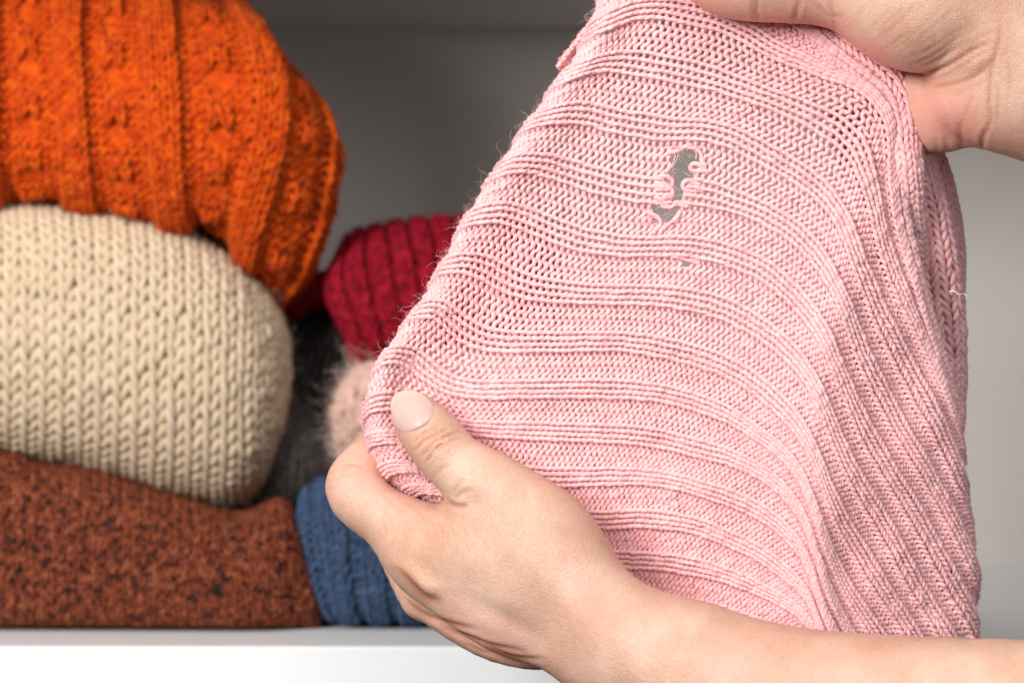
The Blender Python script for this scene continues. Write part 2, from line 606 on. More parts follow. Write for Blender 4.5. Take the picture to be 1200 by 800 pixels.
# ---------------- orange textured sweater
def orange_net():
    cols = [
        [(-60, -38), (-60, 40), (-60, 110), (-60, 180), (-60, 227), (-60, 239)],
        [(-10, -35), (-8, 40), (-6, 110), (-5, 180), (-3, 225), (-2, 238)],
        [(40, -28), (42, 45), (44, 110), (46, 180), (50, 222), (52, 236)],
        [(88, -20), (88, 50), (92, 115), (97, 185), (103, 230), (106, 246)],
        [(140, -12), (142, 55), (145, 120), (150, 190), (158, 242), (162, 262)],
        [(188, -6), (194, 55), (198, 120), (202, 190), (207, 245), (212, 266)],
        [(236, 2), (250, 60), (256, 125), (252, 195), (246, 245), (250, 264)],
        [(272, 16), (296, 62), (303, 125), (292, 195), (278, 255), (280, 294)],
        [(300, 32), (333, 85), (343, 140), (332, 215), (312, 285), (306, 322)],
        [(316, 58), (356, 108), (370, 153), (360, 230), (340, 300), (322, 340)],
        [(324, 80), (374, 123), (392, 174), (381, 248), (361, 313), (334, 350)],
        [(320, 90), (378, 137), (395, 188), (384, 256), (359, 317), (334, 348)],
    ]
    prof = [.020, .004, 0.0, .002, .010, .024]
    edge = [0, 0, 0, 0, 0, .001, .002, .004, .009, .017, .030, .052]
    grid = []
    for r in range(6):
        row = []
        for c, col in enumerate(cols):
            u, v = col[r]
            row.append((u, v, .838 + prof[r] + edge[c]))
        grid.append(row)
    top = [(u * 0.97, v - 22, Y + .05) for (u, v, Y) in grid[0]]
    bot = [(u * 0.97, v - 6, Y + .03) for (u, v, Y) in grid[-1]]
    bot2 = [(u * 0.95, v - 16, Y + .07) for (u, v, Y) in grid[-1]]
    return [top] + grid + [bot, bot2]


def orange_sgn(i, j):
    q = (i + 7) % 9
    if i > os_.A - 8:          # the turned end of the fold shows the purl ground
        return 1 if (i + j // 2) % 4 == 0 else -1
    if q < 3:
        return 1
    if q in (5, 6) and j % 6 in (0, 1):
        return 1
    return -1


def orange_lace(a, b, z):
    # eyelets down the middle of every purl panel, and proud knit ribs between
    q = (a + 7) % 9 - 6.0
    bb = (b % 6.0) - 3.0
    d2 = (q / 0.9) ** 2 + (bb / 1.3) ** 2
    a = a + 0.62 * np.sign(q) * np.exp(-d2) * np.minimum(1, np.abs(q) * 3)
    r = ((a + 7) % 9) - 1.5
    r = np.where(r > 4.5, r - 9, r)
    e = (r / 1.9) ** 4 + np.maximum(0, (a - (os_.A - 9)) / 1.5) ** 2
    z = z - 0.0012 * np.exp(-d2) + 0.0023 * np.exp(-e) - 0.0006 * np.exp(-((np.abs(r) - 2.3) / 0.5) ** 2) + 0.0007 * np.exp(-(q / 1.0) ** 2) * np.cos(bb / 3.0 * np.pi) * -1
    return a, b, z


orange_y = yarn_mat("orange_yarn", [(0.3, (0.42, 0.030, 0.002)), (0.52, (0.60, 0.068, 0.003)), (0.72, (0.76, 0.130, 0.005))], 300, 2, 0.45, 0.3, sheen_tint=(1, 0.5, 0.2))
orange_f = fibre_mat("orange_fibre", (0.72, 0.13, 0.01))
os_ = net_surf(orange_net(), 12.4 * PXS, 11.5 * PXS)
sweater("folded_sweater", "bright orange sweater with raised ribs and lace panels, draped on top of the cream one", P(150, 236, .90).tolist(), os_, orange_y, orange_f,
        3.1 * PXS, 3.6 * PXS, orange_sgn, relief=0.0007, nfuzz=2500, flen=0.005, seed=13, npts=8, sides=5, bamp=0.82, omega=-0.015, jit=0.10, lace=orange_lace)


# ---------------- second stack: blue, grey, beige, red
def rows_from_cols(cols, prof, edge, Yb):
    g = []
    for r in range(len(prof)):
        g.append([(col[r][0], col[r][1], Yb + prof[r] + edge[c]) for c, col in enumerate(cols)])
    return g


def blue_net():
    cols = [
        [(372, 610), (362, 630), (366, 670), (380, 715), (392, 736)],
        [(358, 590), (351, 612), (356, 660), (371, 712), (384, 738)],
        [(362, 580), (362, 606), (368, 660), (384, 712), (394, 740)],
        [(384, 576), (388, 604), (394, 660), (404, 712), (410, 741)],
        [(420, 574), (424, 604), (428, 660), (434, 712), (438, 742)],
        [(470, 573), (472, 604), (474, 660), (478, 712), (480, 742)],
        [(530, 573), (530, 604), (530, 660), (532, 712), (532, 742)],
        [(600, 575), (600, 604), (600, 660), (600, 712), (600, 742)],
        [(640, 585), (645, 610), (645, 660), (645, 712), (640, 742)],
        [(640, 600), (655, 622), (658, 660), (656, 708), (642, 738)],
    ]
    prof = [.020, .005, 0, .003, .014]
    edge = [.040, .016, .006, .001, 0, 0, 0, .003, .014, .04]
    g = rows_from_cols(cols, prof, edge, .838)
    top = [(u, v - 8, Y + .06) for (u, v, Y) in g[0]]
    bot = [(u, 400 + (CAMZ - 0.003) / (Y + .04) * FPX, Y + .04) for (u, v, Y) in g[-1]]
    g[-1] = [(u, min(v, 400 + (CAMZ - 0.003) / Y * FPX), Y) for (u, v, Y) in g[-1]]
    return [top] + g + [bot]


blue_y = yarn_mat("blue_yarn", [(0.3, (0.022, 0.037, 0.075)), (0.55, (0.042, 0.070, 0.130)), (0.75, (0.085, 0.125, 0.20))], 300, 2, 0.4, 0.3)
blue_f = fibre_mat("blue_fibre", (0.12, 0.18, 0.30))
s = net_surf(blue_net(), 14 * PXS, 10 * PXS)
sweater("folded_sweater", "blue ribbed sweater at the bottom of the stack behind the lower hand", P(480, 741, .90).tolist(), s, blue_y, blue_f,
        3.6 * PXS, 2.2 * PXS, lambda i, j: 1 if i % 3 else -1, relief=0.0007, nfuzz=1500, flen=0.005, seed=14, npts=8, sides=5, bamp=0.8, omega=0.0, jit=0.12)


def red_net():
    cols = [
        [(412, 300), (398, 318), (386, 340), (392, 362), (404, 385), (412, 412)],
        [(402, 296), (392, 312), (387, 335), (398, 362), (412, 392), (420, 424)],
        [(408, 284), (402, 304), (402, 330), (412, 362), (424, 396), (432, 426)],
        [(430, 276), (432, 296), (436, 326), (444, 362), (452, 398), (458, 428)],
        [(468, 268), (474, 290), (480, 324), (486, 362), (492, 398), (496, 428)],
        [(512, 264), (518, 288), (524, 324), (528, 362), (532, 398), (534, 428)],
        [(560, 263), (566, 288), (570, 324), (572, 362), (574, 398), (575, 428)],
        [(610, 266), (614, 290), (616, 324), (618, 362), (618, 398), (618, 428)],
        [(645, 285), (652, 304), (656, 332), (656, 362), (654, 396), (648, 420)],
    ]
    prof = [.030, .012, .003, 0, .002, .010]
    edge = [.026, .012, .004, 0, 0, 0, .002, .008, .03]
    g = rows_from_cols(cols, prof, edge, .868)
    top = [(u, v - 2, Y + .05) for (u, v, Y) in g[0]]
    bot = [(u, v - 4, Y + .05) for (u, v, Y) in g[-1]]
    return [top] + g + [bot]


red_y = yarn_mat("red_yarn", [(0.28, (0.030, 0.003, 0.008)), (0.42, (0.20, 0.004, 0.014)), (0.6, (0.34, 0.007, 0.020)), (0.75, (0.48, 0.035, 0.045))], 330, 2, 0.5, 0.3)
red_f = fibre_mat("red_fibre", (0.30, 0.008, 0.020))
s = net_surf(red_net(), 9.2 * PXS, 8.6 * PXS)
rt = sweater("folded_sweater", "crimson flecked ribbed sweater on top of the stack behind the pink knit", P(500, 430, .90).tolist(), s, red_y, red_f,
             2.8 * PXS, 2.0 * PXS, lambda i, j: 1 if i % 3 > 0 else -1, relief=0.0009, nfuzz=2200, flen=0.005, seed=15, npts=8, sides=4, bamp=0.8, omega=0.06, jit=0.16)
# tucked under fold of the red sweater (seen in the gap)
fold = [[(330 + 10 * c, 338 - 4 * c + 2 * abs(c - 3) + 9 * r, .900 + (.012 * (r - 2) ** 2) / 4 + .003 * abs(c - 4)) for c in range(9)] for r in range(6)]
s = net_surf(fold, 11.5 * PXS, 9.5 * PXS)
v, f, uv = knit(s, lambda i, j: 1 if i % 4 > 1 else -1, 3.3 * PXS, 2.0 * PXS, 0.0006, seed=16, npts=12, sides=6, jit=0.16)
link("tucked_sleeve", mesh_np("tucked_sleeve", v, f, uv=uv), red_y, rt)
v, f = backing(s, 0.001)
link("sleeve_lining", mesh_np("sleeve_lining", v, f), red_y, rt)


# fuzzy beige one
def blob_net(cu, cv, hu, hv, Yf, dep, nc=9, nr=7, lean=0.0):
    g = []
    for r in range(nr):
        th = (r / (nr - 1) - 0.5) * math.pi * 1.1
        row = []
        for c in range(nc):
            ph = (c / (nc - 1) - 0.5) * math.pi * 1.1
            row.append((cu + hu * math.sin(ph) * (0.55 + 0.45 * math.cos(th)) + lean * math.sin(th), cv + hv * math.sin(th), Yf + dep * (1 - math.cos(th) * (0.25 + 0.75 * math.cos(ph)))))
        g.append(row)
    return g


beige_y = yarn_mat("beige_mohair", [(0.3, (0.52, 0.31, 0.24)), (0.7, (0.74, 0.50, 0.41))], 260, 2, 0.35, 0.4)
beige_f = fibre_mat("beige_fibre", (0.78, 0.60, 0.50))
s = net_surf(blob_net(518, 482, 122, 70, .852, .045, 13, lean=-14), 22 * PXS, 17 * PXS)
sweater("folded_sweater", "fluffy beige mohair sweater squeezed under the crimson one", P(500, 540, .91).tolist(), s, beige_y, beige_f,
        6.2 * PXS, 4.4 * PXS, lambda i, j: 1, nfuzz=6500, flen=0.012, frad=0.00005, seed=17, npts=10, sides=6, omega=-0.02, jit=0.12)
grey_y = yarn_mat("grey_mohair", [(0.3, (0.012, 0.010, 0.010)), (0.7, (0.030, 0.026, 0.025))], 260, 2, 0.35, 0.4)
grey_f = fibre_mat("grey_fibre", (0.030, 0.026, 0.025))
s = net_surf(blob_net(432, 470, 118, 112, .897, .040, 13), 17 * PXS, 14 * PXS)
gt = sweater("folded_sweater", "dark charcoal fluffy mohair sweater tucked in the shadowed gap above the blue one", P(420, 570, .93).tolist(), s, grey_y, grey_f,
        5.0 * PXS, 3.0 * PXS, lambda i, j: 1, nfuzz=5000, flen=0.012, frad=0.00005, seed=18, npts=10, sides=5, jit=0.2)


s = net_surf(blob_net(338, 540, 34, 44, .872, .03, 9), 17 * PXS, 14 * PXS)
cuff_y = yarn_mat("grey_cuff_mohair", [(0.3, (0.05, 0.043, 0.038)), (0.7, (0.10, 0.09, 0.08))], 260, 2, 0.35, 0.4)
v, f, uv = knit(s, lambda i, j: 1, 4.6 * PXS, 3.0 * PXS, seed=19, npts=12, sides=6, jit=0.2)
link("fluffy_cuff", mesh_np("fluffy_cuff", v, f, uv=uv), cuff_y, gt)
v, f = fuzz(s, 4500, 0.013, 0.00005, 4 * PXS, 91)
o = link("loose_fibres", mesh_np("loose_fibres", v, f), fibre_mat("grey_cuff_fibre", (0.10, 0.088, 0.080)), gt); o["kind"] = "stuff"

# ------------------------------------------------------------------ the pink rib knit
# rib lines of the sheet as they lie in the photograph: lower edge of each raised rib
LINES = [
    [(716, -55), (735, -62), (770, -70), (820, -72), (880, -50), (930, -10), (975, 40), (1012, 76), (1040, 98), (1052, 130), (1056, 190), (1062, 250), (1074, 300), (1086, 345), (1100, 395), (1112, 440), (1124, 490)],
    [(702, 4), (716, -12), (740, -26), (790, -28), (830, -25), (870, -8), (905, 16), (945, 44), (985, 70), (1018, 92), (1042, 116), (1049, 150), (1052, 200), (1058, 255), (1068, 300), (1080, 346), (1094, 395), (1108, 440), (1121, 490)],
    [(678, 66), (691, 50), (715, 36), (753, 25), (786, 29), (822, 36), (860, 48), (900, 70), (955, 90), (991, 104), (1014, 114), (1031, 136), (1037, 165), (1039, 200), (1044, 253), (1056, 300), (1070, 345), (1086, 392), (1103, 440), (1118, 492)],
    [(638, 122), (651, 107), (667, 96), (691, 88), (720, 88), (753, 94), (798, 102), (846, 113), (900, 131), (943, 151), (974, 171), (993, 190), (1006, 217), (1016, 250), (1028, 300), (1047, 350), (1066, 388), (1083, 420), (1102, 459), (1116, 496), (1127, 535)],
    [(604, 170), (613, 160), (622, 154), (644, 148), (675, 148), (715, 158), (751, 165), (791, 169), (817, 167), (846, 174), (872, 186), (907, 205), (941, 225), (962, 244), (981, 270), (993, 305), (1007, 345), (1024, 388), (1043, 428), (1066, 474), (1090, 518), (1112, 562), (1128, 600), (1139, 640)],
    [(566, 230), (577, 215), (596, 206), (622, 206), (653, 215), (686, 226), (722, 236), (769, 243), (793, 242), (825, 245), (860, 253), (896, 267), (924, 284), (945, 304), (964, 328), (979, 358), (990, 392), (1003, 428), (1020, 466), (1038, 500), (1054, 530), (1078, 568), (1102, 611), (1126, 656), (1141, 695)],
    [(532, 290), (546, 270), (567, 263), (591, 266), (622, 277), (653, 290), (686, 298), (734, 303), (800, 303), (860, 317), (891, 331), (919, 353), (943, 378), (961, 408), (975, 444), (990, 480), (1004, 515), (1030, 562), (1054, 602), (1078, 645), (1102, 690), (1122, 724), (1138, 755)],
    [(504, 341), (519, 325), (541, 322), (567, 334), (591, 346), (620, 354), (680, 358), (727, 359), (775, 362), (822, 370), (858, 383), (894, 403), (922, 426), (944, 453), (959, 486), (971, 520), (986, 556), (1007, 597), (1031, 638), (1054, 682), (1082, 726), (1102, 760)],
    [(468, 397), (478, 382), (491, 372), (508, 377), (522, 390), (543, 406), (570, 414), (610, 415), (680, 414), (739, 415), (787, 424), (827, 435), (870, 455), (906, 483), (931, 508), (948, 536), (961, 574), (976, 616), (996, 653), (1019, 692), (1043, 728), (1062, 760)],
    [(435, 452), (444, 437), (455, 427), (467, 424), (481, 437), (498, 450), (527, 464), (565, 469), (610, 468), (680, 468), (727, 469), (775, 473), (813, 483), (851, 497), (894, 522), (922, 545), (942, 575), (955, 612), (967, 652), (985, 695), (1008, 735), (1025, 768)],
    [(429, 497), (437, 486), (450, 481), (470, 486), (500, 500), (553, 511), (600, 515), (657, 518), (727, 521), (775, 527), (813, 536), (862, 549), (898, 567), (924, 590), (943, 618), (955, 652), (966, 692), (984, 735), (1002, 770)],
    [(436, 529), (447, 520), (463, 520), (490, 532), (540, 553), (610, 568), (679, 571), (743, 569), (791, 574), (826, 584), (862, 597), (897, 614), (922, 634), (941, 657), (954, 688), (966, 728), (984, 770)],
    [(456, 561), (468, 553), (485, 554), (515, 570), (580, 596), (650, 614), (717, 620), (743, 619), (779, 621), (814, 626), (850, 640), (886, 656), (913, 674), (938, 694), (955, 724), (970, 768)],
    [(490, 583), (505, 576), (522, 580), (560, 604), (630, 642), (690, 660), (743, 667), (767, 668), (802, 673), (838, 680), (874, 692), (909, 707), (938, 725), (962, 760), (975, 790)],
    [(540, 622), (560, 630), (600, 660), (680, 702), (743, 714), (802, 722), (838, 729), (874, 740), (909, 754), (938, 772), (962, 800)],
    [(580, 680), (600, 692), (660, 740), (743, 764), (802, 772), (838, 779), (874, 790), (909, 804), (938, 822), (960, 845)],
]
K = len(LINES)
CREST = np.array([(1046, 60), (1041, 100), (1030, 150), (1005, 250), (982, 320), (965, 420), (957, 500), (954, 600), (960, 720), (972, 860)], float)
EDGE = np.array([(1062, 60), (1066, 200), (1078, 284), (1090, 336), (1102, 390), (1112, 430), (1122, 490), (1128, 560), (1134, 620), (1140, 690), (1145, 760), (1150, 860)], float)


def depth_mm(k, pts):
    """how far behind the plane of the hands each point of rib line k lies."""
    pts = np.array(pts, float)
    u, v = pts[:, 0], pts[:, 1]
    uc = np.interp(v, CREST[:, 1], CREST[:, 0]); ue = np.interp(v, EDGE[:, 1], EDGE[:, 0])
    x = u - uc
    near = -9.0 * np.exp(-np.maximum(-x, 0) / 75.0)
    soft = np.interp(v, [0, 250, 420, 560, 800], [70, 60, 40, 18, 14])
    slope = np.interp(v, [0, 300, 500, 800], [0.70, 0.62, 0.62, 0.66]) * PX * 1000
    xs = 0.5 * (x + np.sqrt(x * x + soft * soft))          # softened ramp
    swell = np.interp(v, [0, 250, 480, 800], [2.0, 3.5, 8.0, 9.0])
    dep = -swell * np.exp(-np.abs(x) / 75.0 * (x < 0)) + (xs - 0.5 * soft * np.exp(-np.abs(x) / 90)) * slope * np.where(x < 0, np.exp(x / 80), 1)
    if k < 0:
        dep = near
    e = np.maximum(0, u - (ue - 16))
    dep += 0.020 * e ** 2
    d = np.r_[0, np.cumsum(np.hypot(np.diff(u), np.diff(v)))]
    if k <= 8:
        dl = np.interp(d, [0, 8, 20, 45, 90, 150, 230], [8.5, 3.5, 0.2, -1.6, 1.6, 1.3, 0])
    else:
        dl = np.interp(d, [0, 9, 20, 34, 52, 90, 170], [5.5, -1.0, -3.6, -2.4, 0.8, 0.6, 0])
    dep = dep + dl
    dep += np.interp(v, [-80, 150, 560, 800], [1.5, 0, 0, 7.0])
    return dep


arcs, curves = [], []
for k, ln in enumerate(LINES):
    d = depth_mm(k, ln)
    # continue round the back at the left silhouette and round the far right edge
    u0, v0 = ln[0]; u1, v1 = ln[-1]
    lead = [(u0 + 26, v0 + 18, d[0] + 12.0), (u0 + 6, v0 + 12, d[0] + 5.5)]
    tail = [(u1 - 1, v1 + 16, d[-1] + 9.0), (u1 - 14, v1 + 40, d[-1] + 20.0)]
    pts = lead + [(a, b, c) for (a, b), c in zip(ln, d)] + tail
    pts = np.array(pts, float)
    w = P(pts[:, 0], pts[:, 1], Y0 + pts[:, 2] / 1000)
    s, c = polyline_resample(w)
    arcs.append(s); curves.append(c)


def line_at(k, a):
    s, c = arcs[k], curves[k]
    out = np.stack([np.interp(a, s, c[:, i]) for i in range(3)], -1)
    t0 = (c[3] - c[0]) / s[3]; t1 = (c[-1] - c[-4]) / (s[-1] - s[-4])
    out = out + np.minimum(a, 0)[..., None] * t0 + np.maximum(a - s[-1], 0)[..., None] * t1
    return out


CW = 7.7 * PX                       # course spacing
NJ, CPJ = 36, 4                     # columns of the layout, courses per column
H = CW * CPJ
# start: every line crosses u = 800 at the same course
a_ref = []
for k in range(K):
    uu, _ = UV(curves[k])
    i = len(uu) // 10 + np.argmin(np.abs(uu[len(uu) // 10:] - 800))
    a_ref.append(arcs[k][i])
j0 = 14.0
aa = np.array(a_ref)[:, None] + (np.arange(NJ)[None] - j0) * H
for it in range(900):
    Q = np.stack([line_at(k, aa[k]) for k in range(K)])
    T = np.stack([line_at(k, aa[k] + 0.0004) - line_at(k, aa[k] - 0.0004) for k in range(K)])
    T /= np.linalg.norm(T, axis=-1, keepdims=True)
    up = np.zeros_like(aa)
    D = Q[1:] - Q[:-1]
    up[:-1] += np.sum(D * T[:-1], -1)
    up[1:] -= np.sum(D * T[1:], -1)
    lap = np.zeros_like(aa)
    lap[:, 1:-1] = (aa[:, :-2] + aa[:, 2:]) / 2 - aa[:, 1:-1]
    lap[:, 0] = aa[:, 1] - H - aa[:, 0]; lap[:, -1] = aa[:, -2] + H - aa[:, -1]
    sp = np.zeros_like(aa)            # keep courses from bunching or gaping too much
    dd = np.diff(aa, axis=1) - np.clip(np.diff(aa, axis=1), 0.62 * H, 1.45 * H)
    sp[:, :-1] += dd; sp[:, 1:] -= dd
    aa = aa + 0.06 * up + 0.45 * lap + 0.3 * sp
Q = np.stack([line_at(k, aa[k]) for k in range(K)])     # (K, NJ, 3)
tot = np.array([s[-1] for s in arcs])

WPL = 4                              # wales per rib line: two purl, two knit
NA = (K - 1) * WPL
NB = (NJ - 1) * CPJ
kk = np.linspace(0, K - 1, NA * 4 + 1); jj = np.linspace(0, NJ - 1, NB * 3 + 1)
fineA = nat_spline(np.arange(K), aa, kk)                 # arc position on intermediate lines
fineA = nat_spline(np.arange(NJ), fineA.T, jj).T
Gd = nat_spline(np.arange(K), Q, kk)
Gd = nat_spline(np.arange(NJ), Gd.transpose(1, 0, 2), jj).transpose(1, 0, 2)
fineT = np.interp(kk, np.arange(K), tot)
# gentle small unevenness of a worn knit
Gd = Gd + np.array([0, 1, 0]) * (0.0006 * smooth_noise(Gd.shape[:2], (40, 30), rng))[..., None]
pink = Surf(Gd, NA, NB)
validgrid = ((fineA > 0.0) & (fineA < fineT[:, None] - 0.0005)).astype(float)


def pink_valid(a, b):
    x = np.clip(a / NA, 0, 1) * (validgrid.shape[0] - 1); y = np.clip(b / NB, 0, 1) * (validgrid.shape[1] - 1)
    return validgrid[np.round(x).astype(int), np.round(y).astype(int)] > 0.5


def in_poly(u, v, poly):
    poly = np.array(poly, float)
    inside = np.zeros(u.shape, bool)
    x0, y0 = poly[-1]
    for x1, y1 in poly:
        c = ((y1 > v) != (y0 > v)) & (u < (x0 - x1) * (v - y1) / (y0 - y1 + 1e-9) + x1)
        inside ^= c
        x0, y0 = x1, y1
    return inside


HOLES = [
    [(790, 180), (798, 173), (813, 173), (822, 181), (821, 193), (812, 201), (809, 211), (803, 219), (801, 235), (789, 237), (785, 227), (780, 214), (781, 203), (786, 194)],
    [(761, 242), (779, 240), (797, 242), (793, 253), (781, 263), (771, 259)],
    [(797, 302), (804, 300), (811, 309), (807, 315), (800, 311)],
]


def pink_cut(a, b, pts):
    u, v = UV(pts)
    c = np.zeros(u.shape, bool)
    for h in HOLES:
        c |= in_poly(u, v, h)
    return c


def flank_w(a, b):
    u, v = UV(pink.p(a, b))
    x = u - np.interp(v, CREST[:, 1], CREST[:, 0])
    w = np.clip((x + 30) / 110, 0, 1)
    return w * w * (3 - 2 * w)


def pink_shape(a, b, z):
    """where the rib hangs relaxed the knit wales close over the purl ones."""
    w = flank_w(a, b)
    base = np.floor(a / 4) * 4; q = a - base
    pw = 2 * (1 - 0.34 * w)
    q2 = np.where(q < 2, q / 2 * pw, pw + (q - 2) / 2 * (4 - pw))
    # keep the relaxed knit band centred
    z = z + w * 1.1 * PX * np.where(q < 2, -np.sin(q / 2 * np.pi), np.sin((q - 2) / 2 * np.pi))
    return base + q2, b, z


def rib(i, j):
    return -1 if i % 4 < 2 else 1


pink_y = yarn_mat("pink_yarn", [(0.3, (0.93, 0.450, 0.455)), (0.7, (0.975, 0.54, 0.54))], 240, 2, 0.42, 0.18, sss=0.35, sheen_tint=(1, 0.72, 0.74))
pink_f = fibre_mat("pink_fibre", (0.93, 0.58, 0.58))
pk = thing("sweater", "pale pink rib-knit sweater with moth holes, held up by two hands", "sweater", P(780, 760, Y0).tolist())
YR = 2.85 * PX
v, f, uv = knit(pink, rib, YR, 1.9 * PX, relief=1.8 * PX, npts=11, sides=5, bamp=0.86, omega=0.125, jit=0.055, seed=3, valid=pink_valid, cut=pink_cut, lace=pink_shape, omw=flank_w)
link("ribbed_front", mesh_np("ribbed_front", v, f, uv=uv), pink_y, pk)
v, f = fuzz(pink, 9000, 0.0050, 0.000026, YR * 0.9, 31, valid=pink_valid, curl=1.1)
v2, f2 = fuzz(pink, 24000, 0.0017, 0.000024, YR * 1.1, 32, valid=pink_valid, curl=0.9, seg=3, stand=0.3)
f = np.concatenate([f, f2 + len(v)]); v = np.concatenate([v, v2])
o = link("loose_fibres", mesh_np("loose_fibres", v, f), pink_f, pk); o["kind"] = "stuff"


v, f = backing(pink, 0.0030, 0.7, valid=lambda a, b: pink_valid(a, b) & (flank_w(a, b) > 0.45))
link("second_layer", mesh_np("second_layer", v, f), pink_y, pk)


def sweep_surf(path, wale, course, a0=-105, a1=105, flat=1.0, na=9):
    """path: (u, v, depth mm, half width px): a rounded strip of knit along the path."""
    path = np.array(path, float)
    du = np.gradient(path[:, 0]); dv = np.gradient(path[:, 1])
    L = np.hypot(du, dv); nu, nv = -dv / L, du / L
    net = []
    for r in range(len(path)):
        row = []
        for th in np.radians(np.linspace(a0, a1, na)):
            hw = path[r, 3]
            row.append((path[r, 0] - nu[r] * hw * math.sin(th), path[r, 1] - nv[r] * hw * math.sin(th), Y0 + path[r, 2] / 1000 - hw * PX * flat * (math.cos(th) - 1)))
        net.append(row)
    return net_surf(net, wale, course)


strips = [
    ("folded_edge", [(925, 5, 1, 26), (955, 36, 0, 26), (990, 64, -1, 27), (1026, 90, -2, 28), (1049, 120, -2, 23), (1057, 160, -1, 18), (1062, 200, 0, 17), (1066, 240, 5, 15), (1071, 285, 12, 13), (1076, 330, 22, 11)], 0.9),
    ("side_fold", [(1054, 120, 7, 17), (1066, 170, 9, 20), (1080, 220, 12, 22), (1092, 275, 16, 23), (1100, 335, 21, 24), (1106, 395, 27, 23), (1108, 455, 33, 21), (1106, 520, 39, 19), (1100, 600, 46, 16)], 0.9),
    ("back_fold", [(1058, 130, 20, 26), (1072, 175, 20, 28), (1085, 222, 22, 31), (1094, 275, 26, 32), (1095, 335, 31, 33), (1092, 395, 37, 32), (1088, 455, 43, 31), (1083, 520, 48, 31), (1080, 600, 52, 30), (1084, 700, 55, 30)], 0.55),
    ("shadowed_layer", [(1010, 120, 24, 40), (1030, 200, 22, 45), (1050, 280, 22, 45), (1060, 360, 30, 42), (1062, 440, 38, 40), (1062, 520, 46, 40), (1062, 600, 52, 40), (1065, 720, 56, 40)], 0.2),
]
for q, (nm, path, flat) in enumerate(strips):
    ss = sweep_surf(path, (18 if q == 1 else 14.5) * PX, (11.5 if q == 1 else 9.6) * PX, flat=flat)
    v, f, uv = knit(ss, (lambda i, j: -1 if q == 3 and i % 4 < 2 else 1), YR * (1.35 if q == 1 else 1.2), 2.0 * PX, relief=0, npts=9, sides=5, bamp=0.88, omega=0.01, jit=0.08, seed=60 + q)
    link(nm, mesh_np(nm, v, f, uv=uv), pink_y, pk)
    v, f = backing(ss, YR * 1.3)
    link("fold_lining", mesh_np("fold_lining", v, f), pink_y, pk)
    v, f = fuzz(ss, 900, 0.004, 0.000022, YR * 0.9, 80 + q)
    o = link("loose_fibres", mesh_np("loose_fibres", v, f), pink_f, pk); o["kind"] = "stuff"

# the back layer peeping out at the upper left
bl = [[(u + du * 26, v + dv * 26, Y0 + 0.006 + 0.006 * q) for q, (du, dv) in enumerate([(-0.15, -0.3), (0.2, 0.1), (0.8, 0.5), (2.0, 1.0)])] for (u, v) in [(738, -40), (722, -10), (707, 16), (690, 40), (672, 63), (655, 86)]]
ss = net_surf(bl, 13 * PX, 8 * PX)
v, f, uv = knit(ss, lambda i, j: 1, YR, 1.6 * PX, npts=12, sides=6, seed=71, jit=0.1)
link("back_layer", mesh_np("back_layer", v, f, uv=uv), pink_y, pk)


def loose_yarn(name, pts, r, mat, parent, n=40, dep=-1.0):
    pts = np.array([(p + (dep,))[:3] if len(p) == 2 else p for p in pts], float)
    w = P(pts[:, 0], pts[:, 1], Y0 + pts[:, 2] / 1000)
    s, c = polyline_resample(w)
    q = np.linspace(0, s[-1], n)
    c = np.stack([np.interp(q, s, c[:, i]) for i in range(3)], -1)[None]
    ref = np.broadcast_to(np.array([0.05, -1, 0.02]), c.shape)
    rad = np.full(c.shape[:2], r) * (1 + 0.12 * np.sin(np.linspace(0, 9, n)))[None]
    rad[:, 0] *= 0.3; rad[:, -1] *= 0.3; rad[:, 1] *= 0.8; rad[:, -2] *= 0.8
    v, f, uv = tubes(c, ref, rad, 8, None, 1 / (r * 5))
    return link(name, mesh_np(name, v, f, uv=uv), mat, parent)


for pts, r in [
    ([(766, 231), (774, 234), (779, 240), (786, 243), (793, 239), (800, 240), (808, 243)], 3.5),
    ([(767, 221), (778, 222), (786, 219), (788, 212), (782, 207), (773, 208), (766, 211)], 3.1),
    ([(766, 214), (779, 217), (788, 224), (785, 231), (776, 231), (770, 227)], 3.1),
    ([(770, 238), (771, 229), (777, 232), (776, 240), (782, 243)], 2.8),
    ([(832, 203), (822, 200), (813, 201), (809, 197), (813, 192), (820, 194), (828, 199)], 3.0),
    ([(826, 224), (814, 223), (804, 223), (800, 218), (804, 212), (811, 213), (822, 217)], 3.1),
    ([(808, 243), (803, 238), (802, 231), (806, 223)], 2.8),
    ([(783, 178), (793, 178), (801, 173), (812, 171)], 3.0),
    ([(804, 173), (813, 174), (821, 180), (823, 190), (828, 196)], 2.8),
    ([(810, 173), (816, 180), (815, 187)], 0.9),
    ([(792, 180), (789, 190), (785, 198), (780, 203)], 0.8),
    ([(796, 178), (792, 189), (787, 197)], 0.6),
    ([(758, 247), (765, 252), (772, 256), (774, 263), (770, 268), (765, 275)], 2.9),
    ([(798, 246), (793, 255), (785, 262), (777, 268), (772, 276)], 2.9),
    ([(786, 301), (796, 301), (803, 304), (811, 306), (821, 308)], 3.0),
]:
    loose_yarn("broken_loop", pts, r * PX, pink_y, pk, dep=-0.6)
hg = np.random.default_rng(77)
hp = []
